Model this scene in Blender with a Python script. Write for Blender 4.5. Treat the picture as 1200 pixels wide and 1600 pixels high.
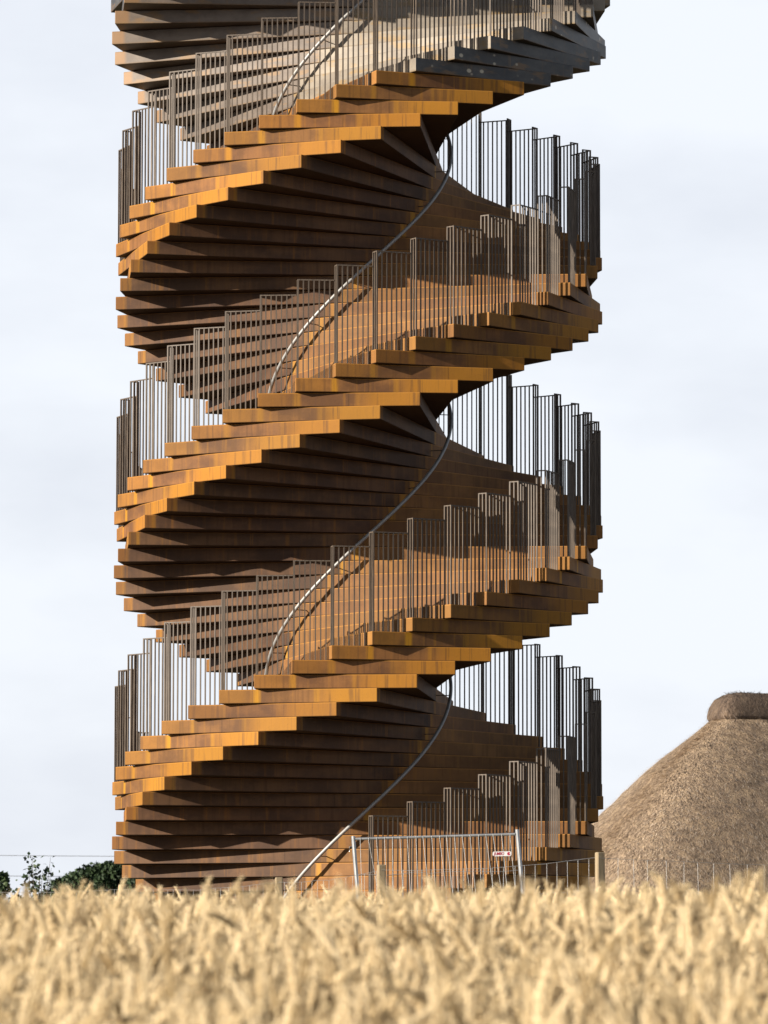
import bpy, bmesh, math, random
import numpy as np
from mathutils import Vector, Matrix

for o in list(bpy.data.objects):
    bpy.data.objects.remove(o, do_unlink=True)
scene = bpy.context.scene
rad = math.radians
COL = scene.collection
rng = np.random.default_rng(11)
random.seed(11)

# ------------------------------------------------------------------ camera
R = 3.2                       # outer corner radius of the tower
DIST = 19.543 * R
EYE = -0.24
cam_d = bpy.data.cameras.new('camera')
cam = bpy.data.objects.new('camera', cam_d)
COL.objects.link(cam)
cam.location = (0, -DIST, EYE)
YAW, PITCH, ROLL = rad(0.305), rad(5.39), rad(0.087)
cam.rotation_euler = (Matrix.Rotation(-YAW, 3, 'Z') @ Matrix.Rotation(rad(90) + PITCH, 3, 'X') @ Matrix.Rotation(ROLL, 3, 'Z')).to_euler()
cam_d.sensor_fit = 'HORIZONTAL'
cam_d.sensor_width = 24.0
cam_d.lens = 7490.0 / 1200.0 * 24.0
cam_d.clip_start = 0.5
cam_d.clip_end = 6000
cam_d.dof.use_dof = True
cam_d.dof.focus_distance = DIST - 2.6
cam_d.dof.aperture_fstop = 6.8
scene.camera = cam

# ------------------------------------------------------------------ sky and sun
SUN_AZ, SUN_EL = rad(63), rad(14.5)       # azimuth left of the direction towards the camera
sdir = Vector((-math.sin(SUN_AZ) * math.cos(SUN_EL), -math.cos(SUN_AZ) * math.cos(SUN_EL), math.sin(SUN_EL)))
world = bpy.data.worlds.new('World')
scene.world = world
world.use_nodes = True
wn, wl = world.node_tree.nodes, world.node_tree.links
wn.clear()
w_out = wn.new('ShaderNodeOutputWorld')
w_bg = wn.new('ShaderNodeBackground')
w_sky = wn.new('ShaderNodeTexSky')
w_sky.sky_type = 'NISHITA'
w_sky.sun_disc = False
w_sky.sun_elevation = SUN_EL
w_sky.sun_rotation = math.atan2(sdir.x, sdir.y)
w_sky.air_density = 1.0
w_sky.dust_density = 1.6
w_sky.ozone_density = 1.6
# thin haze and faint cloud in the low part of the dome
w_tc = wn.new('ShaderNodeTexCoord')
w_map = wn.new('ShaderNodeMapping'); w_map.inputs['Scale'].default_value = (9, 9, 22)
w_noise = wn.new('ShaderNodeTexNoise'); w_noise.inputs['Scale'].default_value = 1.0
w_noise.inputs['Detail'].default_value = 5; w_noise.inputs['Roughness'].default_value = 0.55
w_ramp = wn.new('ShaderNodeValToRGB')
w_ramp.color_ramp.elements[0].position = 0.34; w_ramp.color_ramp.elements[0].color = (7.15, 7.5, 8.2, 1)
w_ramp.color_ramp.elements[1].position = 0.60; w_ramp.color_ramp.elements[1].color = (8.2, 8.55, 9.15, 1)
w_mix = wn.new('ShaderNodeMix'); w_mix.data_type = 'RGBA'
w_sep = wn.new('ShaderNodeSeparateXYZ')
w_el = wn.new('ShaderNodeMapRange'); w_el.interpolation_type = 'SMOOTHSTEP'   # haze thick low down, faded out above the view to lower ambient light
w_el.inputs['From Min'].default_value = 0.20; w_el.inputs['From Max'].default_value = 0.42
w_el.inputs['To Min'].default_value = 0.94; w_el.inputs['To Max'].default_value = 0.0
wl.new(w_tc.outputs['Generated'], w_sep.inputs[0])
wl.new(w_sep.outputs['Z'], w_el.inputs['Value'])
wl.new(w_el.outputs['Result'], w_mix.inputs['Factor'])
wl.new(w_tc.outputs['Generated'], w_map.inputs['Vector'])
wl.new(w_map.outputs['Vector'], w_noise.inputs['Vector'])
wl.new(w_noise.outputs['Fac'], w_ramp.inputs['Fac'])
wl.new(w_sky.outputs['Color'], w_mix.inputs['A'])
wl.new(w_ramp.outputs['Color'], w_mix.inputs['B'])
wl.new(w_mix.outputs['Result'], w_bg.inputs['Color'])
w_bg.inputs['Strength'].default_value = 0.058
wl.new(w_bg.outputs['Background'], w_out.inputs['Surface'])

sun_d = bpy.data.lights.new('sun', 'SUN')
sun_d.energy = 5.0
sun_d.angle = rad(0.5)
sun_d.color = (1.0, 0.91, 0.78)
sun = bpy.data.objects.new('sun', sun_d)
COL.objects.link(sun)
sun.rotation_euler = sdir.to_track_quat('Z', 'Y').to_euler()
sun.location = sdir * 80

vs = scene.view_settings
vs.view_transform = 'Standard'
vs.look = 'None'
vs.exposure = 1.0
vs.gamma = 1.0
vs.use_curve_mapping = False
scene.cycles.max_bounces = 6
scene.cycles.diffuse_bounces = 3
scene.cycles.glossy_bounces = 3

# ------------------------------------------------------------------ helpers
def link(name, me, mats, parent=None, smooth=False):
    o = bpy.data.objects.new(name, me)
    if not isinstance(mats, (list, tuple)):
        mats = [mats]
    if not me.materials:
        for m in mats:
            me.materials.append(m)
    COL.objects.link(o)
    if parent:
        o.parent = parent
    if smooth:
        me.polygons.foreach_set('use_smooth', [True] * len(me.polygons))
    return o

def empty(name, loc=(0, 0, 0)):
    o = bpy.data.objects.new(name, None)
    o.empty_display_size = 0.3
    COL.objects.link(o)
    o.location = loc
    return o

def tag(o, label=None, cat=None, group=None, kind=None):
    if label: o['label'] = label
    if cat: o['category'] = cat
    if group: o['group'] = group
    if kind: o['kind'] = kind
    return o

class MB:
    """collects vertices and faces for one mesh"""
    def __init__(self):
        self.v, self.f = [], []
    def box(self, lo, hi, M=None):
        b = len(self.v)
        for z in (lo[2], hi[2]):
            for x, y in ((lo[0], lo[1]), (hi[0], lo[1]), (hi[0], hi[1]), (lo[0], hi[1])):
                p = Vector((x, y, z))
                self.v.append(tuple(M @ p) if M else tuple(p))
        for q in ((3, 2, 1, 0), (4, 5, 6, 7), (0, 1, 5, 4), (1, 2, 6, 5), (2, 3, 7, 6), (3, 0, 4, 7)):
            self.f.append(tuple(b + i for i in q))
    def tube(self, pts, r, n=6, cap=True):
        pts = [Vector(p) for p in pts]
        b = len(self.v)
        rr = r if isinstance(r, (list, tuple)) else [r] * len(pts)
        up = Vector((0, 0, 1))
        for i, p in enumerate(pts):
            t = (pts[min(i + 1, len(pts) - 1)] - pts[max(i - 1, 0)]).normalized()
            ref = up if abs(t.dot(up)) < 0.95 else Vector((1, 0, 0))
            u = t.cross(ref).normalized(); w = t.cross(u).normalized()
            for k in range(n):
                a = 2 * math.pi * k / n
                self.v.append(tuple(p + (u * math.cos(a) + w * math.sin(a)) * rr[i]))
        for i in range(len(pts) - 1):
            for k in range(n):
                k2 = (k + 1) % n
                self.f.append((b + i * n + k, b + i * n + k2, b + (i + 1) * n + k2, b + (i + 1) * n + k))
        if cap:
            self.f.append(tuple(b + k for k in range(n)))
            self.f.append(tuple(b + (len(pts) - 1) * n + k for k in reversed(range(n))))
    def mesh(self, name):
        me = bpy.data.meshes.new(name)
        me.from_pydata(self.v, [], self.f)
        me.update()
        return me

def np_mesh(name, V, F):
    me = bpy.data.meshes.new(name)
    me.from_pydata(V.tolist() if hasattr(V, 'tolist') else V, [], F.tolist() if hasattr(F, 'tolist') else F)
    me.update()
    return me

class NT:
    """small wrapper for procedural materials"""
    def __init__(self, name, rough=0.7, metallic=0.0, spec=0.5):
        self.m = bpy.data.materials.new(name)
        self.m.use_nodes = True
        self.t = self.m.node_tree
        self.b = self.t.nodes['Principled BSDF']
        self.b.inputs['Roughness'].default_value = rough
        self.b.inputs['Metallic'].default_value = metallic
        self.b.inputs['Specular IOR Level'].default_value = spec
    def n(self, typ, **kw):
        nd = self.t.nodes.new(typ)
        for k, v in kw.items():
            setattr(nd, k, v)
        return nd
    def l(self, a, b):
        self.t.links.new(a, b)
    def val(self, sock, v):
        if hasattr(v, 'is_linked') or hasattr(v, 'links'):
            self.l(v, sock)
        else:
            sock.default_value = v
    def math(self, op, a, b=0.0, c=0.0, clamp=False):
        nd = self.n('ShaderNodeMath', operation=op, use_clamp=clamp)
        self.val(nd.inputs[0], a); self.val(nd.inputs[1], b); self.val(nd.inputs[2], c)
        return nd.outputs[0]
    def mix(self, fac, a, b, blend='MIX'):
        nd = self.n('ShaderNodeMix', data_type='RGBA', blend_type=blend)
        self.val(nd.inputs['Factor'], fac)
        for s, v in (('A', a), ('B', b)):
            if isinstance(v, (tuple, list)):
                nd.inputs[s].default_value = (*v[:3], 1)
            else:
                self.l(v, nd.inputs[s])
        return nd.outputs['Result']
    def coords(self, scale=(1, 1, 1), kind='Object', offset=None):
        tc = self.n('ShaderNodeTexCoord')
        mp = self.n('ShaderNodeMapping')
        mp.inputs['Scale'].default_value = scale
        self.l(tc.outputs[kind], mp.inputs['Vector'])
        if offset is not None:
            self.l(offset, mp.inputs['Location'])
        return mp.outputs['Vector']
    def noise(self, vec, scale=1.0, detail=4, rough=0.55, dist=0.0):
        nd = self.n('ShaderNodeTexNoise')
        nd.inputs['Scale'].default_value = scale
        nd.inputs['Detail'].default_value = detail
        nd.inputs['Roughness'].default_value = rough
        nd.inputs['Distortion'].default_value = dist
        self.l(vec, nd.inputs['Vector'])
        return nd.outputs['Fac']
    def ramp(self, fac, *stops):
        nd = self.n('ShaderNodeValToRGB')
        els = nd.color_ramp.elements
        while len(els) < len(stops):
            els.new(0.5)
        for e, (p, c) in zip(els, stops):
            e.position = p
            e.color = (*c, 1) if isinstance(c, (tuple, list)) else (c, c, c, 1)
        self.l(fac, nd.inputs['Fac'])
        return nd.outputs['Color']
    def smooth(self, x, lo, hi):
        nd = self.n('ShaderNodeMapRange', interpolation_type='SMOOTHSTEP')
        self.val(nd.inputs['Value'], x)
        nd.inputs['From Min'].default_value = lo
        nd.inputs['From Max'].default_value = hi
        return nd.outputs['Result']
    def bump(self, height, strength=0.3, dist=0.01):
        nd = self.n('ShaderNodeBump')
        nd.inputs['Strength'].default_value = strength
        nd.inputs['Distance'].default_value = dist
        self.l(height, nd.inputs['Height'])
        self.l(nd.outputs['Normal'], self.b.inputs['Normal'])
    def color(self, c):
        if isinstance(c, (tuple, list)):
            self.b.inputs['Base Color'].default_value = (*c, 1)
        else:
            self.l(c, self.b.inputs['Base Color'])
        return self

# ------------------------------------------------------------------ tower measures
DTH = 9.0
H = 0.0551 * R                    # rise of one step
HALF = 18.56                      # half angle of a step's outer end
AP = R * math.cos(rad(HALF))      # distance of the outer end from the axis
HW = R * math.sin(rad(HALF))      # half width of a step
N_TOP, N_BOT = -30, 61
ZTOP0 = H * (N_BOT + 1)           # top of layer 0, layer 61 stands on the ground

def a_c(n):
    t = min(max((n - 20) / 20.0, 0), 1)
    return 22.31 - DTH * n - 0.69 * t * t * (3 - 2 * t)
def flare(n):
    return 1.0 + 0.0050 * max(-1 - n, 0)
def z_top(n):
    return ZTOP0 - H * n

# ------------------------------------------------------------------ corten materials
def obj_random(m):
    oi = m.n('ShaderNodeObjectInfo')
    return oi.outputs['Random']

def corten(name, base, dark, rusty, streak_at=None, streak_axis=1, rust_edges=(), rough=0.72, joint=0.4, lit_wear=0.45):
    """weathered steel: patina tones, run-off streaks, rust where rain reaches"""
    base, dark, rusty = (tuple(v * 0.52 for v in q) for q in (base, dark, rusty))
    m = NT(name, rough=rough, spec=0.25)
    rnd = obj_random(m)
    comb = m.n('ShaderNodeCombineXYZ')
    for i, k in enumerate((37.0, 91.0, 53.0)):
        m.l(m.math('MULTIPLY', rnd, k), comb.inputs[i])
    off = comb.outputs[0]
    tc = m.n('ShaderNodeTexCoord')
    sep = m.n('ShaderNodeSeparateXYZ'); m.l(tc.outputs['Object'], sep.inputs[0])
    x, y, z = sep.outputs
    cloud = m.noise(m.coords((1.6, 1.6, 2.5), offset=off), 1.0, 5, 0.6)
    fine = m.noise(m.coords((1, 1, 1), offset=off), 38.0, 4, 0.65)
    runs = m.noise(m.coords((16, 16, 0.7), offset=off), 1.0, 4, 0.6)
    c = m.mix(m.smooth(cloud, 0.38, 0.62), dark, base)
    axis = (x, y)[streak_axis]
    fac = None
    for (lo, hi, amt) in rust_edges:
        s = m.math('MULTIPLY', m.smooth(axis, lo, hi), amt)
        fac = s if fac is None else m.math('MAXIMUM', fac, s)
    if fac is not None:
        fac = m.math('MULTIPLY', fac, m.math('ADD', 0.45, m.math('MULTIPLY', runs, 1.0)), clamp=True)
        c = m.mix(fac, c, rusty)
    if streak_at is not None:
        for pos, w, amt in streak_at:
            wob = m.math('MULTIPLY', m.math('SUBTRACT', runs, 0.5), 0.06)
            d = m.math('ABSOLUTE', m.math('SUBTRACT', m.math('ADD', axis, wob), pos))
            s = m.math('SUBTRACT', 1.0, m.smooth(d, w * 0.25, w))
            s = m.math('MULTIPLY', s, m.math('MULTIPLY', amt, m.math('ADD', 0.3, rnd)), clamp=True)
            c = m.mix(s, c, tuple(min(1, v * k) for v, k in zip(rusty, (1.1, 1.18, 1.0))))
    # vertical run marks and speckle
    c = m.mix(m.math('MULTIPLY', m.smooth(runs, 0.50, 0.66), 0.7), c, tuple(v * 0.62 for v in base))
    c = m.mix(m.math('MULTIPLY', m.smooth(runs, 0.46, 0.25), 0.45), c, rusty)
    c = m.mix(m.math('MULTIPLY', m.smooth(fine, 0.55, 0.8), 0.22), c, tuple(v * 0.5 for v in dark))
    # every step came out of the weather a little different
    hs = m.n('ShaderNodeHueSaturation')
    m.l(m.math('ADD', 0.80, m.math('MULTIPLY', rnd, 0.36)), hs.inputs['Value'])
    m.l(m.math('ADD', 0.497, m.math('MULTIPLY', m.math('FRACT', m.math('MULTIPLY', rnd, 7.3)), 0.006)), hs.inputs['Hue'])
    m.l(c, hs.inputs['Color'])
    # plate joint
    jpos = m.math('ADD', -0.35, m.math('MULTIPLY', m.math('FRACT', m.math('MULTIPLY', rnd, 13.7)), 1.0))
    jd = m.math('ABSOLUTE', m.math('SUBTRACT', axis, jpos))
    j = m.math('SUBTRACT', 1.0, m.smooth(jd, 0.004, 0.012))
    j = m.math('MULTIPLY', j, m.math('GREATER_THAN', m.math('FRACT', m.math('MULTIPLY', rnd, 5.1)), 0.45))
    c2 = m.mix(m.math('MULTIPLY', j, joint), hs.outputs['Color'], tuple(v * 0.4 for v in dark))
    # worn, sunlit top edges painted brighter, joint's shadow line painted dark along the foot
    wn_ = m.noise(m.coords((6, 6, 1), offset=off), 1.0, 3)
    we = m.math('MULTIPLY', m.smooth(z, H - 0.020, H - 0.009), m.math('MULTIPLY', lit_wear, m.math('ADD', 0.35, wn_)), clamp=True)
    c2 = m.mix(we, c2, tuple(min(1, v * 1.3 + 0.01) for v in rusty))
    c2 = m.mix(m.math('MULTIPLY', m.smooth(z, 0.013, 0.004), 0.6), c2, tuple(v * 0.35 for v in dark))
    m.color(c2)
    m.bump(m.math('ADD', m.math('MULTIPLY', fine, 0.6), m.math('MULTIPLY', cloud, 1.0)), 0.22, 0.01)
    return m.m

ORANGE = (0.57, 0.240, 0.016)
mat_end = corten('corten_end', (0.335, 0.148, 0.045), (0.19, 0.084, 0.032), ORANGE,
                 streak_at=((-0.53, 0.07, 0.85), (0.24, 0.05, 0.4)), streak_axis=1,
                 rust_edges=((-0.50, -0.75, 0.4), (0.10, 0.55, 0.9)), lit_wear=0.6)
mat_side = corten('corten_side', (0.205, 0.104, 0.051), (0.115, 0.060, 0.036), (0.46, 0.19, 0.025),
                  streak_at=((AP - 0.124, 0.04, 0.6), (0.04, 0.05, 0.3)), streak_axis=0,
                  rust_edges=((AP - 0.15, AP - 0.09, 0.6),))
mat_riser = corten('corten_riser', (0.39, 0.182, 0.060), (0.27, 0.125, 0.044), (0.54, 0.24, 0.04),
                   streak_at=((0.05, 0.06, 0.8),), streak_axis=0, rust_edges=((AP - 0.5, AP - 0.05, 0.5),), joint=0.12, lit_wear=0.8)
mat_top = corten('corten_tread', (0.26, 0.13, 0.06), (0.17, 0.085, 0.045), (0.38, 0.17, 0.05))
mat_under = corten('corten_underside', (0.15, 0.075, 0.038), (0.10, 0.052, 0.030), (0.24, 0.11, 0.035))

def raw_steel(name, base, dark, rust, spots=False, rough=0.5, tip_rust=0.0):
    base, dark, rust = (tuple(v * 0.52 for v in q) for q in (base, dark, rust))
    m = NT(name, rough=rough, spec=0.5, metallic=0.15)
    rnd = obj_random(m)
    comb = m.n('ShaderNodeCombineXYZ')
    for i, k in enumerate((31.0, 77.0, 19.0)):
        m.l(m.math('MULTIPLY', rnd, k), comb.inputs[i])
    off = comb.outputs[0]
    cloud = m.noise(m.coords((2.2, 2.2, 4), offset=off), 1.0, 6, 0.65)
    runs = m.noise(m.coords((12, 12, 1.2), offset=off), 1.0, 4, 0.6)
    c = m.mix(m.smooth(cloud, 0.35, 0.7), dark, base)
    c = m.mix(m.math('MULTIPLY', m.smooth(runs, 0.58, 0.75), 0.5), c, rust)
    edge = m.noise(m.coords((3, 3, 9), offset=off), 1.0, 3, 0.5)
    sp_ = m.n('ShaderNodeSeparateXYZ'); m.l(m.coords((1, 1, 1)), sp_.inputs[0])
    tip = m.math('MULTIPLY', m.smooth(sp_.outputs[0], AP - 0.13, AP - 0.06), tip_rust)
    c = m.mix(tip, c, tuple(v * k for v, k in zip(rust, (1.1, 1.0, 0.9))))
    foot = m.math('MULTIPLY', m.smooth(sp_.outputs[2], 0.03, 0.006), 0.5)
    c = m.mix(foot, c, tuple(v * 0.6 for v in rust))
    c = m.mix(m.math('MULTIPLY', m.smooth(edge, 0.55, 0.68), 0.65), c, rust)
    if spots:
        vo = m.n('ShaderNodeTexVoronoi'); vo.inputs['Scale'].default_value = 5.2
        m.l(m.coords((1, 1, 1.3), offset=off), vo.inputs['Vector'])
        gate = m.noise(m.coords((1.5, 1.5, 1.5), offset=off), 1.0, 1)
        sp = m.math('MULTIPLY', m.math('SUBTRACT', 1.0, m.smooth(vo.outputs['Distance'], 0.12, 0.22)), m.smooth(gate, 0.45, 0.49))
        c = m.mix(sp, c, (0.34, 0.30, 0.23))
    m.color(c)
    m.bump(cloud, 0.15, 0.01)
    return m.m
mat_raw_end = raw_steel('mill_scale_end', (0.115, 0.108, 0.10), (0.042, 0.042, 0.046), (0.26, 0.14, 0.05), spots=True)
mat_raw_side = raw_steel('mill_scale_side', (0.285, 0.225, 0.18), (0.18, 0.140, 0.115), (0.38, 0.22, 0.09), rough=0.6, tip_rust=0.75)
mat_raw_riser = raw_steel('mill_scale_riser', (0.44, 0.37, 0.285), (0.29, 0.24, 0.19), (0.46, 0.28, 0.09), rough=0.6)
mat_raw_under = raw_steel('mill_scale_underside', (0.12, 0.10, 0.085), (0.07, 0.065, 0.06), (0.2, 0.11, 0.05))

mm = NT('weathered_bar', rough=0.6, spec=0.4)
bn = mm.noise(mm.coords((60, 60, 6)), 1.0, 4, 0.6)
mm.color(mm.ramp(bn, (0.3, (0.045, 0.032, 0.023)), (0.55, (0.092, 0.069, 0.051)), (0.75, (0.155, 0.120, 0.090))))
mat_bar = mm.m
mm = NT('brushed_stainless', rough=0.55, metallic=0.5)
bn = mm.noise(mm.coords((30, 30, 30)), 1.0, 3)
mm.color(mm.ramp(bn, (0.3, (0.24, 0.235, 0.23)), (0.7, (0.32, 0.315, 0.305))))
mat_tube = mm.m

# ------------------------------------------------------------------ ground
def g(d):
    """height of the ground at distance d from the camera"""
    pts = ((-40, -2.2), (0, -1.84), (5, -1.58), (8.5, -1.30), (13, -1.02), (20, -0.95), (33, -0.74), (44, -0.42), (52, -0.30), (57.5, 0.0), (5000, 0.0))
    for (d0, z0), (d1, z1) in zip(pts, pts[1:]):
        if d <= d1:
            t = min(max((d - d0) / (d1 - d0), 0), 1)
            return z0 + (z1 - z0) * t
    return 0.0
ds = [-40, -20, -10, -5] + [i * 1.0 for i in range(0, 50)] + [52, 56, 60, 70, 80, 100, 150, 250, 500, 1000, 2500, 5000]
xs = [-3000, -800, -200, -60, -20, -10, -6, -3, 0, 3, 6, 10, 20, 60, 200, 800, 3000]
V, F = [], []
for d in ds:
    for x in xs:
        V.append((x, d - DIST, g(d)))
nx = len(xs)
for i in range(len(ds) - 1):
    for j in range(nx - 1):
        F.append((i * nx + j, i * nx + j + 1, (i + 1) * nx + j + 1, (i + 1) * nx + j))
mg = NT('field_soil', rough=0.95, spec=0.1)
n1 = mg.noise(mg.coords((0.9, 0.9, 0.9)), 1.0, 6, 0.6)
n2 = mg.noise(mg.coords((14, 14, 14)), 1.0, 5, 0.65)
c = mg.ramp(n1, (0.35, (0.12, 0.09, 0.05)), (0.6, (0.18, 0.14, 0.075)))
c = mg.mix(mg.smooth(n2, 0.4, 0.7), c, (0.06, 0.065, 0.025))
mg.color(c); mg.bump(n2, 0.6, 0.05)
ground = link('ground', np_mesh('ground', V, F), mg.m)
tag(ground, kind='structure')

# ------------------------------------------------------------------ tower
tower = empty('observation_tower')
tag(tower, 'tall spiral stair tower of stacked rusty orange and brown steel boxes with railings', 'tower')

def step_mesh(fl, mats):
    bm = bmesh.new()
    ap = AP * fl
    hh = H - 0.004
    co = [(x, y, z) for z in (0, hh) for x, y in ((0.0, -HW), (ap, -HW), (ap, HW), (0.0, HW))]
    vsx = [bm.verts.new(p) for p in co]
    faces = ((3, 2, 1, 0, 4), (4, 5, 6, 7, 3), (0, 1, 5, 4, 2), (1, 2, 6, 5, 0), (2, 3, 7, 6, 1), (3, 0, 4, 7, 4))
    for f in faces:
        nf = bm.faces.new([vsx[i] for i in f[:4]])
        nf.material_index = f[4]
    bm.edges.ensure_lookup_table()
    ed = [e for e in bm.edges if max(e.verts[0].co.x, e.verts[1].co.x) > ap - 0.01]
    bmesh.ops.bevel(bm, geom=ed, offset=0.007, segments=2, affect='EDGES', profile=0.5, material=-1)
    bm.normal_update()
    me = bpy.data.meshes.new('step')
    bm.to_mesh(me); bm.free()
    for m in mats:
        me.materials.append(m)
    return me
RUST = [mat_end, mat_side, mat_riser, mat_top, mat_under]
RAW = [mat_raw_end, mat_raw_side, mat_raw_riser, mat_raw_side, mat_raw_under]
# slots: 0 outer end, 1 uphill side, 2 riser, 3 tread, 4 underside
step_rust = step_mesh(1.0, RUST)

INS = 0.028
RAIL_H = 1.24
BAR = 0.0075
c9, s9 = math.cos(rad(DTH)), math.sin(rad(DTH))
def panel_path(fl_n, fl_dn, fl_up):
    ap_n, ap_d = AP * fl_n, AP * fl_dn
    yr = -HW + INS
    xi = (ap_d - INS - (HW - INS) * s9) / c9
    xo = ap_n - INS
    ye = (yr + xo * s9) / c9
    return xi, xo, yr, ye
def bar_points(fl_n, fl_dn, fl_up):
    xi, xo, yr, ye = panel_path(fl_n, fl_dn, fl_up)
    pts = [((xi + xo) / 2, yr)]
    k = 7
    for i in range(1, k):
        pts.append((xo, yr + (ye - yr) * i / k))
    return pts
def frame_mesh(fls):
    xi, xo, yr, ye = panel_path(*fls)
    mb = MB()
    w, t = 0.009, 0.010
    zt = RAIL_H
    mb.box((xi - w, yr - w, zt - t), (xo + w, yr + w, zt + t * 0.4))            # top rail along the riser
    mb.box((xo - w, yr + w, zt - t), (xo + w, ye - 0.011, zt + t * 0.4))        # top rail along the end
    for (px, py) in ((xi, yr), (xo, yr)):
        mb.box((px - w, py - w, 0), (px + w, py + w, zt - t))
    return mb.mesh('railing_panel')
def baluster_mesh():
    mb = MB()
    mb.box((-BAR, -BAR, 0), (BAR, BAR, RAIL_H - 0.010))
    return mb.mesh('baluster')
bal_me = baluster_mesh()
bal_me.materials.append(mat_bar)
frame_std = frame_mesh((1, 1, 1))

# rank the panels that show largest: near the front and inside the picture
show = []
for n in range(N_TOP, N_BOT):
    for s in (0, 1):
        a = rad(a_c(n) + 180 * s - HALF + 4)
        depth = DIST - R * math.cos(a)
        y = 1507 - 7490 * (z_top(n) + 0.6 - EYE) / depth * 0.985
        if -40 < y < 1420 and math.cos(a) > 0:
            show.append((-math.cos(a), n, s))
show.sort()
picked = {(n, s) for _, n, s in show[:42]}

rest = MB()
for n in range(N_TOP, N_BOT + 1):
    fl = flare(n)
    raw = n <= -1
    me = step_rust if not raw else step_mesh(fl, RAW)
    for s in (0, 1):
        th = rad(a_c(n) + 180 * s - 90)
        o = bpy.data.objects.new('step', me)
        COL.objects.link(o)
        o.parent = tower
        o.location = (0, 0, z_top(n) - H)
        o.rotation_euler = (0, 0, th)
        if n >= N_BOT or n <= N_TOP + 1:
            continue
        fls = (fl, flare(n + 1), flare(n - 1))
        fme = frame_std if n > 0 else frame_mesh(fls)
        p = link('railing_panel', fme, mat_bar, tower)
        p.location = (0, 0, z_top(n) - 0.002)
        p.rotation_euler = (0, 0, th)
        Mx = Matrix.Translation(p.location) @ Matrix.Rotation(th, 4, 'Z')
        for (bx, by) in bar_points(*fls):
            if (n, s) in picked:
                b = bpy.data.objects.new('baluster', bal_me)
                COL.objects.link(b)
                b.parent = p
                b.location = (bx, by, 0)
            else:
                rest.box((bx - BAR, by - BAR, 0), (bx + BAR, by + BAR, RAIL_H - 0.010), Mx)
tag(link('balusters', rest.mesh('balusters'), mat_bar, tower), kind='stuff')

# inner handrails, one per stair
RT = 0.378 * R
for s in (0, 1):
    mb = MB()
    pts = []
    t = N_TOP + 2.0
    while t <= N_BOT + 3.0:
        a = rad(a_c(t) + 90 + 180 * s)
        pts.append((RT * math.sin(a), -RT * math.cos(a), max(z_top(t) - H * 0.45, 0.02)))
        if pts[-1][2] <= 0.02:
            break
        t += 0.1
    mb.tube(pts, 0.0235, 12)
    hr = link('handrail', mb.mesh('handrail'), mat_tube, tower, smooth=True)
    for n in range(N_TOP + 4, N_BOT, 3):
        a = rad(a_c(n) + 90 + 180 * s)
        dv = Vector((math.sin(a), -math.cos(a), 0))
        z = z_top(n) - H * 0.5
        bb = MB()
        p0 = dv * (HW - 0.004) + Vector((0, 0, z - 0.01))
        p1 = dv * (RT - 0.03) + Vector((0, 0, z - 0.012))
        p2 = dv * RT + Vector((0, 0, z - 0.006))
        bb.tube([p0, p1, p2], 0.0065, 6)
        link('bracket', bb.mesh('bracket'), mat_bar, hr)

# ------------------------------------------------------------------ thatched building behind
def pix(px, d):
    """lateral position of a column of the picture at a distance"""
    return math.tan(math.atan((px - 600) / 7490.0) + YAW) * d
def zpix(py, d):
    return EYE + d * math.tan(PITCH + math.atan((800 - py) / 7490.0))

TD = 84.0
th = empty('thatched_building', (pix(1172, TD), TD - DIST, 0))
tag(th, 'building under a steep rounded thatched roof with dark ridge cap behind the tower', 'building')
ridge_ang = rad(36)
RV = Vector((math.cos(ridge_ang), math.sin(ridge_ang), 0))
ZR = zpix(1124, TD)                      # foot of the ridge cap
prof = [(0.40, ZR + 0.14), (0.72, ZR - 0.04), (1.26, ZR - 0.45), (1.93, ZR - 1.01), (2.38, ZR - 1.45), (2.78, ZR - 1.86), (3.30, ZR - 2.44), (3.80, ZR - 3.04), (4.15, ZR - 3.50), (4.32, ZR - 3.74), (4.2, ZR - 3.86)]
SIDES = ((-80, 0.0), (24, 0.0), (100, 8.0), (204, 0.0))       # outward directions of the four roof slopes
def stadium(r, m=150):
    """outline of the roof at one level: four slopes meeting in soft hips"""
    pos = []
    for i in range(m):
        f = 2 * math.pi * i / m
        t = 0.0
        for deg, extra in SIDES:
            t += max(0.0, math.cos(f + rad(deg)) / (r + extra)) ** 5
        rho = t ** (-1 / 5) if t > 0 else r
        rho = min(rho, 30)
        pos.append(Vector((-math.sin(f), -math.cos(f), 0)) * rho)
    out = []
    for i in range(m):
        tg = pos[(i + 1) % m] - pos[i - 1]
        d = Vector((-tg.y, tg.x, 0)).normalized()
        if d.dot(pos[i]) < 0: d = -d
        out.append((pos[i], d))
    return out
LEFT = max(-p.x for p, d in stadium(1.0)[:75])
prof = [(r / LEFT, z) for r, z in prof]
def refine(pr, k=5):
    out = []
    for (r0, z0), (r1, z1) in zip(pr, pr[1:]):
        for i in range(k):
            out.append((r0 + (r1 - r0) * i / k, z0 + (z1 - z0) * i / k))
    return out + [pr[-1]]
from mathutils import noise as mnoise
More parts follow.
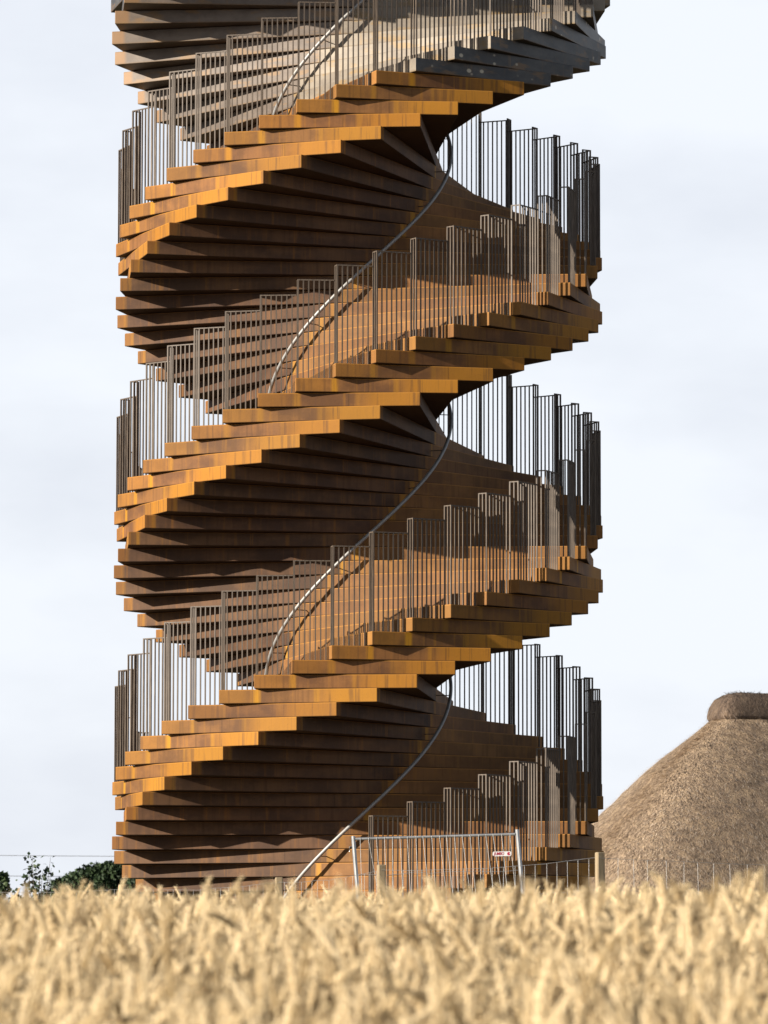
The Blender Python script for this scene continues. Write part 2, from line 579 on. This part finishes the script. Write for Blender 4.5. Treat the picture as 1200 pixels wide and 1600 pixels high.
def sweep(pr, rough, name, k=5):
    V, F, N = [], [], []
    rr = refine(pr, k)
    m = len(stadium(1.0))
    for i, (r, z) in enumerate(rr):
        r2, z2 = rr[min(i + 1, len(rr) - 1)]; r1, z1 = rr[max(i - 1, 0)]
        tr, tz = r2 - r1, z2 - z1
        ln = math.hypot(tr, tz) or 1
        nr, nz = -tz / ln, tr / ln
        for (p, d) in stadium(r):
            nv = Vector((d.x * nr, d.y * nr, nz))
            q = Vector((p.x, p.y, z))
            f = mnoise.noise(q * 1.3) * rough + mnoise.noise(q * 4.5) * rough * 0.5
            V.append(tuple(q + nv * f)); N.append(tuple(nv))
    for i in range(len(rr) - 1):
        for j in range(m):
            j2 = (j + 1) % m
            F.append((i * m + j, (i + 1) * m + j, (i + 1) * m + j2, i * m + j2))
    me = np_mesh(name, V, F)
    return me, np.array(V), np.array(N), m, len(rr)

def thatch_mat(name, a, b, c_):
    a, b, c_ = (tuple(v * k for v, k in zip(q, (1.25, 1.27, 1.42))) for q in (a, b, c_))
    m = NT(name, rough=0.95, spec=0.1)
    v = m.coords((1, 1, 1))
    n1 = m.noise(v, 1.1, 4, 0.6)
    n2 = m.noise(m.coords((26, 26, 14)), 1.0, 5, 0.7)
    n3 = m.noise(m.coords((7, 7, 4)), 1.0, 4, 0.6)
    col = m.mix(m.smooth(n2, 0.32, 0.68), c_, b)
    col = m.mix(m.math('MULTIPLY', m.smooth(n3, 0.4, 0.7), 0.6), col, a)
    col = m.mix(m.math('MULTIPLY', m.smooth(n1, 0.5, 0.75), 0.45), col, c_)
    m.color(col)
    m.bump(m.math('ADD', n2, m.math('MULTIPLY', n3, 0.6)), 1.0, 0.06)
    return m.m
def straw_mat(name, cols):
    cols = [tuple(v * k for v, k in zip(q, (1.05, 1.08, 1.26))) for q in cols]
    m = NT(name, rough=0.9, spec=0.15)
    gi = m.n('ShaderNodeNewGeometry')
    m.color(m.ramp(gi.outputs['Random Per Island'], *[(i / (len(cols) - 1), c) for i, c in enumerate(cols)]))
    return m.m
mat_thatch = thatch_mat('thatch', (0.40, 0.29, 0.17), (0.29, 0.21, 0.13), (0.13, 0.095, 0.062))
mat_straw = straw_mat('thatch_straw', [(0.05, 0.037, 0.026), (0.24, 0.172, 0.105), (0.48, 0.35, 0.21), (0.82, 0.65, 0.43), (0.20, 0.15, 0.10)])
mat_cap = thatch_mat('heather', (0.19, 0.135, 0.085), (0.13, 0.092, 0.06), (0.055, 0.04, 0.03))
mat_capstraw = straw_mat('heather_twigs', [(0.03, 0.024, 0.018), (0.13, 0.095, 0.065), (0.30, 0.225, 0.15), (0.07, 0.05, 0.036)])

def straws(V, N, m, nr, count, length, width, name, spread=0.2):
    """short reed ends standing a little proud of the surface, pointing down the slope"""
    V3 = V.reshape(nr, m, 3); N3 = N.reshape(nr, m, 3)
    seg = np.linalg.norm(V3[:-1] - np.roll(V3[:-1], -1, axis=1), axis=2) * np.linalg.norm(V3[1:] - V3[:-1], axis=2)
    # only the half the picture can see and a bit round the corner
    pw = seg.ravel(); pw = pw / pw.sum()
    idx = rng.choice(len(pw), size=count, p=pw)
    i, j = idx // m, idx % m
    j2 = (j + 1) % m
    u, v = rng.random((2, count, 1))
    P = (V3[i, j] * (1 - u) + V3[i, j2] * u) * (1 - v) + (V3[i + 1, j] * (1 - u) + V3[i + 1, j2] * u) * v
    nn = N3[i, j] * (1 - u) + N3[i, j2] * u
    nn /= np.linalg.norm(nn, axis=1, keepdims=True)
    dn = V3[i + 1, j] - V3[i, j]
    dn /= np.linalg.norm(dn, axis=1, keepdims=True)
    sd = np.cross(nn, dn)
    L = length * (0.5 + rng.random((count, 1)))
    dirv = dn + sd * rng.normal(0, spread, (count, 1)) + nn * (0.14 + 0.40 * rng.random((count, 1)))
    dirv /= np.linalg.norm(dirv, axis=1, keepdims=True)
    w = width * (0.6 + 0.8 * rng.random((count, 1)))
    A = P - nn * 0.01 - sd * w; B = P - nn * 0.01 + sd * w
    C = P + dirv * L + sd * w * 0.5; D = P + dirv * L - sd * w * 0.5
    VV = np.stack([A, B, C, D], axis=1).reshape(-1, 3)
    FF = np.arange(count * 4).reshape(-1, 4)
    return np_mesh(name, VV, FF)
me, V_, N_, m_, nr_ = sweep(prof, 0.035, 'roof')
roof = link('roof', me, mat_thatch, th, smooth=True)
tag(link('thatch_straw', straws(V_, N_, m_, nr_, 230000, 0.11, 0.0048, 'thatch_straw'), mat_straw, roof), kind='stuff')
ct = zpix(1083, TD)
capp = [(0.0, ct), (0.30, ct - 0.005), (0.48, ct - 0.035), (0.61, ct - 0.11), (0.69, ct - 0.24), (0.72, ct - 0.36), (0.725, ZR + 0.03), (0.70, ZR - 0.02), (0.55, ZR - 0.02)]
capp = [(max(r / LEFT, 0.01), z) for r, z in capp]
me, V_, N_, m_, nr_ = sweep(capp, 0.02, 'ridge_cap', 4)
cap = link('ridge_cap', me, mat_cap, th, smooth=True)
tag(cap, label='dark brown rounded ridge cap along the top of the thatch')
tag(link('twigs', straws(V_[m_:], N_[m_:], m_, nr_ - 1, 34000, 0.085, 0.0045, 'twigs', 0.8), mat_capstraw, cap), kind='stuff')
wall_m = NT('lime_wall', rough=0.9)
wall_m.color(wall_m.ramp(wall_m.noise(wall_m.coords((3, 3, 3)), 1.0, 5), (0.35, (0.14, 0.11, 0.085)), (0.65, (0.20, 0.165, 0.13))))
me, *_ = sweep([(3.5, ZR - 2.9), (3.5, 0.0)], 0.0, 'wall', 2)
link('wall', me, wall_m.m, th)

# ------------------------------------------------------------------ wire fence in front of the tower
mw = NT('split_timber', rough=0.85)
wv = mw.noise(mw.coords((30, 30, 2.2)), 1.0, 5, 0.6)
mw.color(mw.ramp(wv, (0.3, (0.19, 0.14, 0.08)), (0.7, (0.32, 0.25, 0.155))))
mw.bump(wv, 0.4, 0.01)
mz = NT('galvanised_wire', rough=0.45, metallic=0.7)
mz.color(mz.ramp(mz.noise(mz.coords((20, 20, 20)), 1.0, 3), (0.3, (0.28, 0.28, 0.28)), (0.7, (0.40, 0.40, 0.39))))
fence = empty('wire_fence', (0, 45 - DIST, 0))
tag(fence, 'wire mesh stock fence on pale wooden posts crossing in front of the tower', 'fence')
FH = 1.2
posts = [(192, 1383, 52.0), (437, 1371, 49.0), (598, 1351, 46.5), (938, 1331, 44.0)]
fp, fh = [], []
for px, py, d in posts:
    fp.append(Vector((pix(px, d), d - DIST, g(d))))
    fh.append(zpix(py, d) - g(d))
fp.insert(0, fp[0] + (fp[0] - fp[1]) * 1.2)
nxt = Vector((fp[-1].x + 3.2, fp[-1].y + 0.8, 0)); nxt.z = g(nxt.y + DIST)
fp.append(nxt)
fh = [fh[0]] + fh + [fh[-1] - 0.05, fh[-1] - 0.05]
nxt2 = Vector((nxt.x + 4.2, nxt.y + 1.6, 0)); nxt2.z = g(nxt2.y + DIST); fp.append(nxt2)
for i, p in enumerate(fp):
    bm = bmesh.new()
    w = 0.042; FH = fh[i]
    bmesh.ops.create_cube(bm, size=1.0, matrix=Matrix.Diagonal((2 * w, 2 * w * 0.85, FH + 0.4, 1)))
    for v in bm.verts:
        if v.co.z > 0:
            v.co.x *= 0.9; v.co.y *= 0.92
    bmesh.ops.bevel(bm, geom=list(bm.edges), offset=0.008, segments=1, affect='EDGES')
    me = bpy.data.meshes.new('fence_post'); bm.to_mesh(me); bm.free()
    o = link('fence_post', me, mw.m, fence)
    o.location = p + Vector((0, -45 + DIST, (FH + 0.4) / 2 - 0.4))
    o.rotation_euler = (rng.normal(0, 0.015), rng.normal(0, 0.02), rng.random() * 0.6)
mb = MB()
hz = [0.05, 0.17, 0.30, 0.45, 0.62, 0.82, 1.10]
for p0, p1, h0, h1 in zip(fp, fp[1:], fh, fh[1:]):
    L = (p1 - p0).length
    k = max(2, int(L / 0.15))
    off = Vector((0, -0.05 - 45 + DIST, 0))
    def at(t, z):
        q = p0.lerp(p1, t) + off
        q.z = p0.z + (p1.z - p0.z) * t + z / 1.1 * (h0 + (h1 - h0) * t - 0.05) - 0.04 * math.sin(math.pi * t) * (z / 1.1)
        return q
    for z in hz:
        mb.tube([at(t, z) + Vector((0, 0, rng.normal(0, 0.004))) for t in np.linspace(0, 1, 9)], 0.0018, 4, False)
    for i in range(1, k):
        t = i / k + rng.normal(0, 0.003)
        mb.tube([at(t, 0.05), at(t + rng.normal(0, 0.002), 0.6), at(t, 1.10)], 0.0017, 4, False)
tag(link('wire_netting', mb.mesh('wire_netting'), mz.m, fence), kind='stuff')

# ------------------------------------------------------------------ leaning steel barrier with a sign
BD = 52.0
bx0, bx1 = pix(553, BD), pix(809, BD - 0.35)
z_l, z_r = zpix(1311, BD), zpix(1303, BD - 0.35)
bar_ = empty('temporary_barrier', ((bx0 + bx1) / 2, BD - 0.2 - DIST, 0))
tag(bar_, 'galvanised temporary mesh barrier leaning in front of the tower with a small white sign', 'barrier')
ox, oy = bar_.location.x, bar_.location.y
TL = Vector((bx0 - ox, 0.2, z_l)); TR = Vector((bx1 - ox, -0.15, z_r))
BH = z_l - g(BD) - 0.02
lean = Vector((0.115, -0.10, 0))
BL = TL + lean * 1.0 + Vector((0, 0, -BH)); BR = TR + lean + Vector((0, 0, -BH))
mgal = NT('galvanised_tube', rough=0.42, metallic=0.75)
gn = mgal.noise(mgal.coords((9, 9, 9)), 1.0, 5, 0.6)
mgal.color(mgal.ramp(gn, (0.3, (0.22, 0.23, 0.24)), (0.7, (0.34, 0.34, 0.34))))
def part_tube(name, pts, r, mat, parent, n=10):
    mb = MB(); mb.tube(pts, r, n)
    return link(name, mb.mesh(name), mat, parent, smooth=False)
up = (TL - BL).normalized()
part_tube('upright', [BL, TL + up * 0.03], 0.023, mgal.m, bar_)
part_tube('upright', [BR, TR + up * 0.05], 0.023, mgal.m, bar_)
part_tube('top_tube', [TL + Vector((0.022, 0, 0)), TR - Vector((0.022, 0, 0))], 0.016, mgal.m, bar_)
part_tube('bottom_tube', [BL + up * 0.12 + Vector((0.022, 0, 0)), BR + up * 0.12 - Vector((0.022, 0, 0))], 0.016, mgal.m, bar_)
part_tube('hook', [TL - up * 0.09, TL - up * 0.085 + Vector((-0.05, -0.01, 0)), TL - up * 0.14 + Vector((-0.052, -0.01, 0))], 0.007, mgal.m, bar_, 6)
mb = MB()
nw = 21
for i in range(1, nw):
    t = i / nw
    a = TL.lerp(TR, t) + Vector((rng.normal(0, 0.004), 0.0, 0.008)); b = BL.lerp(BR, t) + up * 0.12
    mid = a.lerp(b, 0.5) + Vector((rng.normal(0, 0.02), rng.normal(0, 0.012), 0))
    mb.tube([a + Vector((0, -0.018, 0)), a + Vector((0, -0.018, -0.03)), mid, b], 0.0026, 4, False)
for k in (0.28, 0.56, 0.84):
    mb.tube([TL.lerp(BL, k) + (TR - TL) * t + Vector((0, -0.012, rng.normal(0, 0.006))) for t in np.linspace(0, 1, 12)], 0.0024, 4, False)
tag(link('wire_mesh', mb.mesh('wire_mesh'), mz.m, bar_), kind='stuff')
# sign
ms_w = NT('sign_white', rough=0.35); ms_w.color(ms_w.ramp(ms_w.noise(ms_w.coords((20, 20, 20)), 1.0, 3), (0.3, (0.50, 0.50, 0.50)), (0.7, (0.58, 0.58, 0.58))))
ms_r = NT('sign_red', rough=0.4); ms_r.color(ms_r.ramp(ms_r.noise(ms_r.coords((30, 30, 30)), 1.0, 3), (0.3, (0.28, 0.01, 0.035)), (0.7, (0.34, 0.012, 0.04))))
sw, sh = (799 - 770) / 7490 * BD, 7.2 / 7490 * BD
sc = Vector((pix(784.5, BD - 0.3) - ox, -0.17, zpix(1334, BD - 0.3)))
bm = bmesh.new()
bmesh.ops.create_cube(bm, size=1.0, matrix=Matrix.Diagonal((sw, 0.006, sh, 1)))
bmesh.ops.bevel(bm, geom=[e for e in bm.edges if abs(e.verts[0].co.y - e.verts[1].co.y) > 0.001], offset=0.008, segments=2, affect='EDGES')
me = bpy.data.meshes.new('sign_plate'); bm.to_mesh(me); bm.free()
sign = link('sign_plate', me, ms_w.m, bar_)
sign.location = sc
sign.rotation_euler = (0, rad(-1.2), rad(-3))
cu = bpy.data.curves.new('lettering', 'FONT')
cu.body = 'JUMBO'; cu.align_x = 'CENTER'; cu.align_y = 'CENTER'; cu.size = sh * 0.92; cu.extrude = 0.0008; cu.offset = 0.0004; cu.shear = 0.22
to = bpy.data.objects.new('lettering_src', cu); COL.objects.link(to)
bpy.context.view_layer.update()
tme = bpy.data.meshes.new_from_object(to.evaluated_get(bpy.context.evaluated_depsgraph_get()))
bpy.data.objects.remove(to, do_unlink=True)
tme.materials.clear()
tw = max(v.co.x for v in tme.vertices) - min(v.co.x for v in tme.vertices)
for v in tme.vertices:
    v.co.x *= 0.56 * sw / tw
let = link('lettering', tme, ms_r.m, sign)
let.rotation_euler = (rad(90), 0, 0); let.location = (-sw * 0.17, -0.0045, 0)
mb = MB()   # round emblem with its notch at the right end of the plate
cxe = sw * 0.36; re = sh * 0.36
ring = [(cxe + re * math.cos(a), re * math.sin(a)) for a in np.linspace(0.5, 2 * math.pi - 0.1, 16)]
b0 = len(mb.v)
for yy in (-0.0042, -0.003):
    mb.v.append((cxe - re * 0.1, yy, re * 0.05)); mb.v += [(x, yy, z) for x, z in ring]
nR = len(ring)
for i in range(nR - 1):
    mb.f.append((0, 1 + i, 2 + i))
    mb.f.append((1 + i, nR + 2 + i, nR + 3 + i, 2 + i))
link('emblem', mb.mesh('emblem'), ms_r.m, sign)

# ------------------------------------------------------------------ trees and bushes on the left
ml = NT('dark_leaf', rough=0.6, spec=0.3)
gi = ml.n('ShaderNodeNewGeometry')
ml.color(ml.ramp(gi.outputs['Random Per Island'], (0.0, (0.012, 0.024, 0.010)), (0.5, (0.022, 0.042, 0.015)), (1.0, (0.04, 0.065, 0.024))))
ml2 = NT('pale_leaf', rough=0.6, spec=0.3)
gi = ml2.n('ShaderNodeNewGeometry')
ml2.color(ml2.ramp(gi.outputs['Random Per Island'], (0.0, (0.02, 0.036, 0.014)), (0.5, (0.036, 0.06, 0.02)), (1.0, (0.065, 0.09, 0.034))))
mbk = NT('bark', rough=0.9)
mbk.color(mbk.ramp(mbk.noise(mbk.coords((9, 9, 2)), 1.0, 5), (0.3, (0.06, 0.045, 0.032)), (0.7, (0.13, 0.10, 0.075))))

def leaf_mesh(P, size, name, length=1.7):
    n = len(P)
    a = rng.normal(0, 1, (n, 3)); a /= np.linalg.norm(a, axis=1, keepdims=True)
    b = rng.normal(0, 1, (n, 3)); b -= a * (a * b).sum(1, keepdims=True); b /= np.linalg.norm(b, axis=1, keepdims=True)
    s = size * (0.6 + 0.8 * rng.random((n, 1)))
    V = np.stack([P - a * s * length / 2, P + b * s / 2, P + a * s * length / 2, P - b * s / 2], 1).reshape(-1, 3)
    return np_mesh(name, V, np.arange(n * 4).reshape(-1, 4))

def clump_tree(name, label, cat, px, d, w, top_py, nleaf, size, leafm, group=None, low=0.25, nclump=26):
    zt = zpix(top_py, d)
    t = empty(name, (pix(px, d), d - DIST, 0))
    tag(t, label, cat, group)
    cl = []
    for i in range(nclump):
        a = rng.random() * 2 * math.pi; rr = math.sqrt(rng.random()) * w
        zf = rng.random()
        hh = low * zt + (zt * 0.93 - low * zt) * zf
        lim = math.sqrt(max(0.08, 1 - (max(zf - 0.35, 0) / 0.68) ** 2))
        cl.append((rr * math.cos(a) * lim, rr * math.sin(a) * lim, hh, w * (0.18 + 0.22 * rng.random())))
    cl.append((0, 0, zt * 0.88, zt * 0.12 if zt * 0.12 < w * .4 else w * .35))
    P = []
    per = nleaf // len(cl)
    for (x, y, z, r) in cl:
        q = rng.normal(0, 1, (per, 3)); q /= np.linalg.norm(q, axis=1, keepdims=True)
        q *= (rng.random((per, 1)) ** 0.45) * r
        q[:, 2] *= 0.75
        P.append(q + np.array([x, y, z]))
    P = np.concatenate(P); P = P[P[:, 2] > 0.03]
    mb = MB()
    mb.tube([(0, 0, -0.1), (0.03 * zt, 0, zt * 0.35), (0, 0.02 * zt, zt * 0.75)], [0.035 * zt, 0.026 * zt, 0.010 * zt], 8)
    for (x, y, z, r) in cl[:12]:
        mb.tube([(0.015 * zt, 0, min(z * 0.5, zt * 0.4)), (x * 0.5, y * 0.5, z * 0.8), (x, y, z)], [0.012 * zt, 0.008 * zt, 0.003 * zt], 5)
    link('trunk', mb.mesh('trunk'), mbk.m, t)
    link('crown', leaf_mesh(P, size, 'crown'), leafm, t)
    return t
far = [(116, 178, 1.3, 1358, 'low rounded dark green tree, leftmost of the row beyond the field'),
       (152, 172, 1.4, 1350, 'dark green tree in the middle of the row left of the tower'),
       (188, 168, 1.2, 1343, 'tall dark green tree close to the left edge of the tower'),
       (226, 175, 1.1, 1352, 'dark green tree partly hidden behind the left edge of the tower')]
for px, d, w, py, lab in far:
    clump_tree('dark_tree', lab, 'tree', px, d, w, py, 15000, 0.095, ml.m, 'dark trees beyond the field', 0.2, 40)
clump_tree('leafy_bush', 'green leafy bush at the far left edge behind the wheat', 'bush', 6, 112, 0.45, 1360, 3000, 0.06, ml2.m, None, 0.1, 16)

# thin young tree with loose leaves
SD = 104.0
yt = empty('young_tree', (pix(62, SD), SD - DIST, 0))
tag(yt, 'slender young tree with sparse loose leaves rising above the wheat at the left', 'tree')
mb = MB(); P = []
zt = zpix(1338, SD)
for i in range(9):
    ex = rng.normal(0, 0.24); ey = rng.normal(0, 0.22); ez = zt * (0.62 + 0.38 * rng.random())
    if i == 0: ex, ez = -0.14, zt
    if i == 1: ex, ez = 0.26, zt * 0.985
    b0 = Vector((0, 0, zt * (0.18 + 0.3 * rng.random())))
    e = Vector((ex, ey, ez)); md = b0.lerp(e, 0.5) + Vector((ex * 0.2, 0, -0.05))
    pts = [b0, md, e]
    mb.tube(pts, [0.013, 0.008, 0.003], 5)
    for k in range(44):
        t = 0.25 + 0.78 * rng.random()
        q = (b0.lerp(md, t * 2) if t < 0.5 else md.lerp(e, t * 2 - 1))
        P.append(np.array(q) + rng.normal(0, 0.085, 3))
mb.tube([(0, 0, -0.05), (0.01, 0, zt * 0.5), (0.03, 0, zt * 0.75)], [0.022, 0.016, 0.008], 7)
link('trunk', mb.mesh('trunk'), mbk.m, yt)
link('crown', leaf_mesh(np.array(P), 0.068, 'crown', 1.5), ml.m, yt)

# ------------------------------------------------------------------ overhead cables
mcab = NT('cable', rough=0.6); mcab.color(mcab.ramp(mcab.noise(mcab.coords((5, 5, 5)), 1.0, 2), (0.3, (0.14, 0.15, 0.17)), (0.7, (0.19, 0.20, 0.22))))
CD = 210.0
for py, lab in ((1338, 'upper of two thin overhead cables crossing the sky left of the tower'), (1370, 'lower of two thin overhead cables crossing the sky left of the tower')):
    z = zpix(py, CD)
    mb = MB()
    mb.tube([(x, CD - DIST, z + (x + 14) ** 2 * 0.0002 - 0.006 * (x + 14)) for x in np.linspace(-70, 60, 40)], 0.014, 5, False)
    o = link('overhead_cable', mb.mesh('overhead_cable'), mcab.m)
    tag(o, lab, 'cable', 'overhead cables')

# ------------------------------------------------------------------ wheat
mwh = NT('ripe_wheat', rough=0.75, spec=0.2)
oi = mwh.n('ShaderNodeObjectInfo')
gi = mwh.n('ShaderNodeNewGeometry')
v1 = mwh.ramp(oi.outputs['Random'], (0.0, (0.20, 0.13, 0.06)), (0.32, (0.72, 0.565, 0.325)), (0.7, (0.86, 0.71, 0.46)), (1.0, (0.46, 0.33, 0.16)))
c = mwh.mix(mwh.math('MULTIPLY', gi.outputs['Random Per Island'], 0.35), v1, (0.90, 0.77, 0.53))
mwh.color(c)
try:
    mwh.b.inputs['Subsurface Weight'].default_value = 0.0
except Exception:
    pass
tr = mwh.n('ShaderNodeBsdfTranslucent'); mwh.l(c, tr.inputs['Color'])
mx = mwh.n('ShaderNodeMixShader'); mx.inputs[0].default_value = 0.25
outn = mwh.t.nodes['Material Output']
mwh.l(mwh.b.outputs[0], mx.inputs[1]); mwh.l(tr.outputs[0], mx.inputs[2]); mwh.l(mx.outputs[0], outn.inputs['Surface'])

def wheat_variant(k):
    mb = MB()
    r = random.Random(100 + k)
    hgt = 0.78 + 0.10 * r.random()
    droop = [6, 14, 22, 35, 50, 75, 110, 145, 10, 130, 165, 28][k % 12]
    # stem, leaning a little then nodding at the neck
    pts = []
    p = Vector((0, 0, 0)); ang = rad(2 + 4 * r.random())
    nst = 8
    for i in range(nst):
        pts.append(p.copy())
        p = p + Vector((math.sin(ang), 0, math.cos(ang))) * (hgt * 0.86 / nst)
        if i >= nst - 3:
            ang += rad(droop * 0.12)
    neck = []
    for i in range(6):
        pts.append(p.copy())
        ang += rad(droop * 0.50 / 6)
        p = p + Vector((math.sin(ang), 0, math.cos(ang))) * 0.022
    pts.append(p.copy())
    mb.tube(pts, [0.0022] * 8 + [0.0015] * 7, 4, False)
    # ear: two rows of plump spikelets with short awns
    L = 0.090 + 0.03 * r.random(); m = 12
    for i in range(m):
        t = i / (m - 1)
        ang += rad(droop * 0.034)
        d = Vector((math.sin(ang), 0, math.cos(ang)))
        p = p + d * (L / m)
        u = Vector((math.cos(ang), 0, -math.sin(ang)))
        for s in (-1, 1):
            wv = Vector((0, s, 0)) * 0.8 + u * (0.6 if i % 2 else -0.6)
            c0 = p + wv * 0.004
            ax = (d + wv * 0.35).normalized()
            ln = 0.0160 * (1.15 - 0.5 * abs(t - 0.4)); wd = 0.0043 * (1.2 - 0.7 * abs(t - 0.4))
            e1 = ax.cross(Vector((0.3, 0.2, 0.9))).normalized(); e2 = ax.cross(e1)
            b = len(mb.v)
            mb.v.append(tuple(c0 - ax * ln * 0.5))
            for q in range(4):
                a = q * math.pi / 2
                mb.v.append(tuple(c0 + (e1 * math.cos(a) + e2 * math.sin(a)) * wd))
            mb.v.append(tuple(c0 + ax * ln * 0.85))
            for q in range(4):
                mb.f.append((b, b + 1 + (q + 1) % 4, b + 1 + q)); mb.f.append((b + 5, b + 1 + q, b + 1 + (q + 1) % 4))
            if i % 2 == 0:
                tip = c0 + ax * (ln + 0.012 + 0.02 * r.random()); b = len(mb.v)
                mb.v += [tuple(c0 + ax * ln * 0.7 + e1 * 0.0007), tuple(c0 + ax * ln * 0.7 - e1 * 0.0007), tuple(tip)]
                mb.f.append((b, b + 1, b + 2))
    # dry leaves
    for j in range(2):
        z0 = hgt * (0.35 + 0.3 * j + 0.1 * r.random())
        a = r.random() * 6.28; dv = Vector((math.cos(a), math.sin(a), 0)); sv = Vector((-dv.y, dv.x, 0))
        b = len(mb.v); n = 6; ll = 0.16 + 0.08 * r.random()
        for i in range(n):
            t = i / (n - 1)
            q = Vector((0.01, 0, z0)) + dv * (ll * 0.42 * (t - 0.35 * t * t)) + Vector((0, 0, 0.07 * t - 0.30 * t * t))
            w = 0.0048 * (1 - t) + 0.0008
            mb.v += [tuple(q + sv * w), tuple(q - sv * w + Vector((0, 0, 0.003 * math.sin(5 * t))))]
        for i in range(n - 1):
            mb.f.append((b + 2 * i, b + 2 * i + 1, b + 2 * i + 3, b + 2 * i + 2))
    return mb.mesh('wheat_stalk')
wcol = bpy.data.collections.new('wheat_stalks')
for k in range(12):
    me = wheat_variant(k)
    me.materials.append(mwh.m)
    o = bpy.data.objects.new('wheat_stalk', me)
    wcol.objects.link(o)

pts = []
def scatter(d0, d1, hw, dens):
    n = int((d1 - d0) * 2 * hw * dens)
    d = d0 + (d1 - d0) * rng.random(n); x = -hw + 2 * hw * rng.random(n)
    return np.stack([x, d], 1)
PX = np.concatenate([scatter(7.6, 17, 3.6, 230), scatter(17, 24, 4.5, 190), scatter(24, 33, 5, 100)])
V = np.array([(x, d - DIST, g(d) + 0.03 * mnoise.noise(Vector((x * 1.1, d * 1.1, 3.3)))) for x, d in PX])
n = len(V)
wme = bpy.data.meshes.new('wheat_field')
wme.vertices.add(n)
wme.vertices.foreach_set('co', V.ravel())
at_r = wme.attributes.new('rot', 'FLOAT_VECTOR', 'POINT')
lean = np.array([(0.05 * mnoise.noise(Vector((x * 0.8, d * 0.8, 9))), 0.06 * mnoise.noise(Vector((x * 0.8, d * 0.8, 19))), 0) for x, d in PX])
rot = lean + np.stack([rng.normal(0, 0.04, n), rng.normal(0, 0.04, n), rng.random(n) * 2 * math.pi], 1)
at_r.data.foreach_set('vector', rot.ravel().astype(np.float32))
at_s = wme.attributes.new('siz', 'FLOAT', 'POINT')
siz = 0.945 + np.array([0.05 * mnoise.noise(Vector((x * 1.7, d * 0.5, 41))) + 0.020 * min(max(x, -0.3), 1.2) for x, d in PX]) + rng.normal(0, 0.055, n) + np.where(rng.random(n) < 0.03, 0.01 + 0.06 * rng.random(n), 0)
siz = np.minimum(siz, 1.07)
at_s.data.foreach_set('value', siz.astype(np.float32))
at_i = wme.attributes.new('idx', 'INT', 'POINT')
at_i.data.foreach_set('value', rng.integers(0, 12, n).astype(np.int32))
wme.update()
wheat = link('wheat_field', wme, mwh.m)
tag(wheat, 'ripe pale golden wheat filling the foreground', 'wheat', kind='stuff')
gt = bpy.data.node_groups.new('wheat_scatter', 'GeometryNodeTree')
gt.interface.new_socket('Geometry', in_out='INPUT', socket_type='NodeSocketGeometry')
gt.interface.new_socket('Geometry', in_out='OUTPUT', socket_type='NodeSocketGeometry')
gin, gout = gt.nodes.new('NodeGroupInput'), gt.nodes.new('NodeGroupOutput')
ci = gt.nodes.new('GeometryNodeCollectionInfo')
ci.inputs['Collection'].default_value = wcol
ci.inputs['Separate Children'].default_value = True
ci.inputs['Reset Children'].default_value = True
iop = gt.nodes.new('GeometryNodeInstanceOnPoints')
iop.inputs['Pick Instance'].default_value = True
def named(nm, ty):
    a = gt.nodes.new('GeometryNodeInputNamedAttribute'); a.data_type = ty
    a.inputs['Name'].default_value = nm
    return a.outputs['Attribute']
gt.links.new(gin.outputs[0], iop.inputs['Points'])
gt.links.new(ci.outputs[0], iop.inputs['Instance'])
gt.links.new(named('idx', 'INT'), iop.inputs['Instance Index'])
gt.links.new(named('rot', 'FLOAT_VECTOR'), iop.inputs['Rotation'])
gt.links.new(named('siz', 'FLOAT'), iop.inputs['Scale'])
gt.links.new(iop.outputs[0], gout.inputs[0])
mod = wheat.modifiers.new('scatter', 'NODES')
mod.node_group = gt
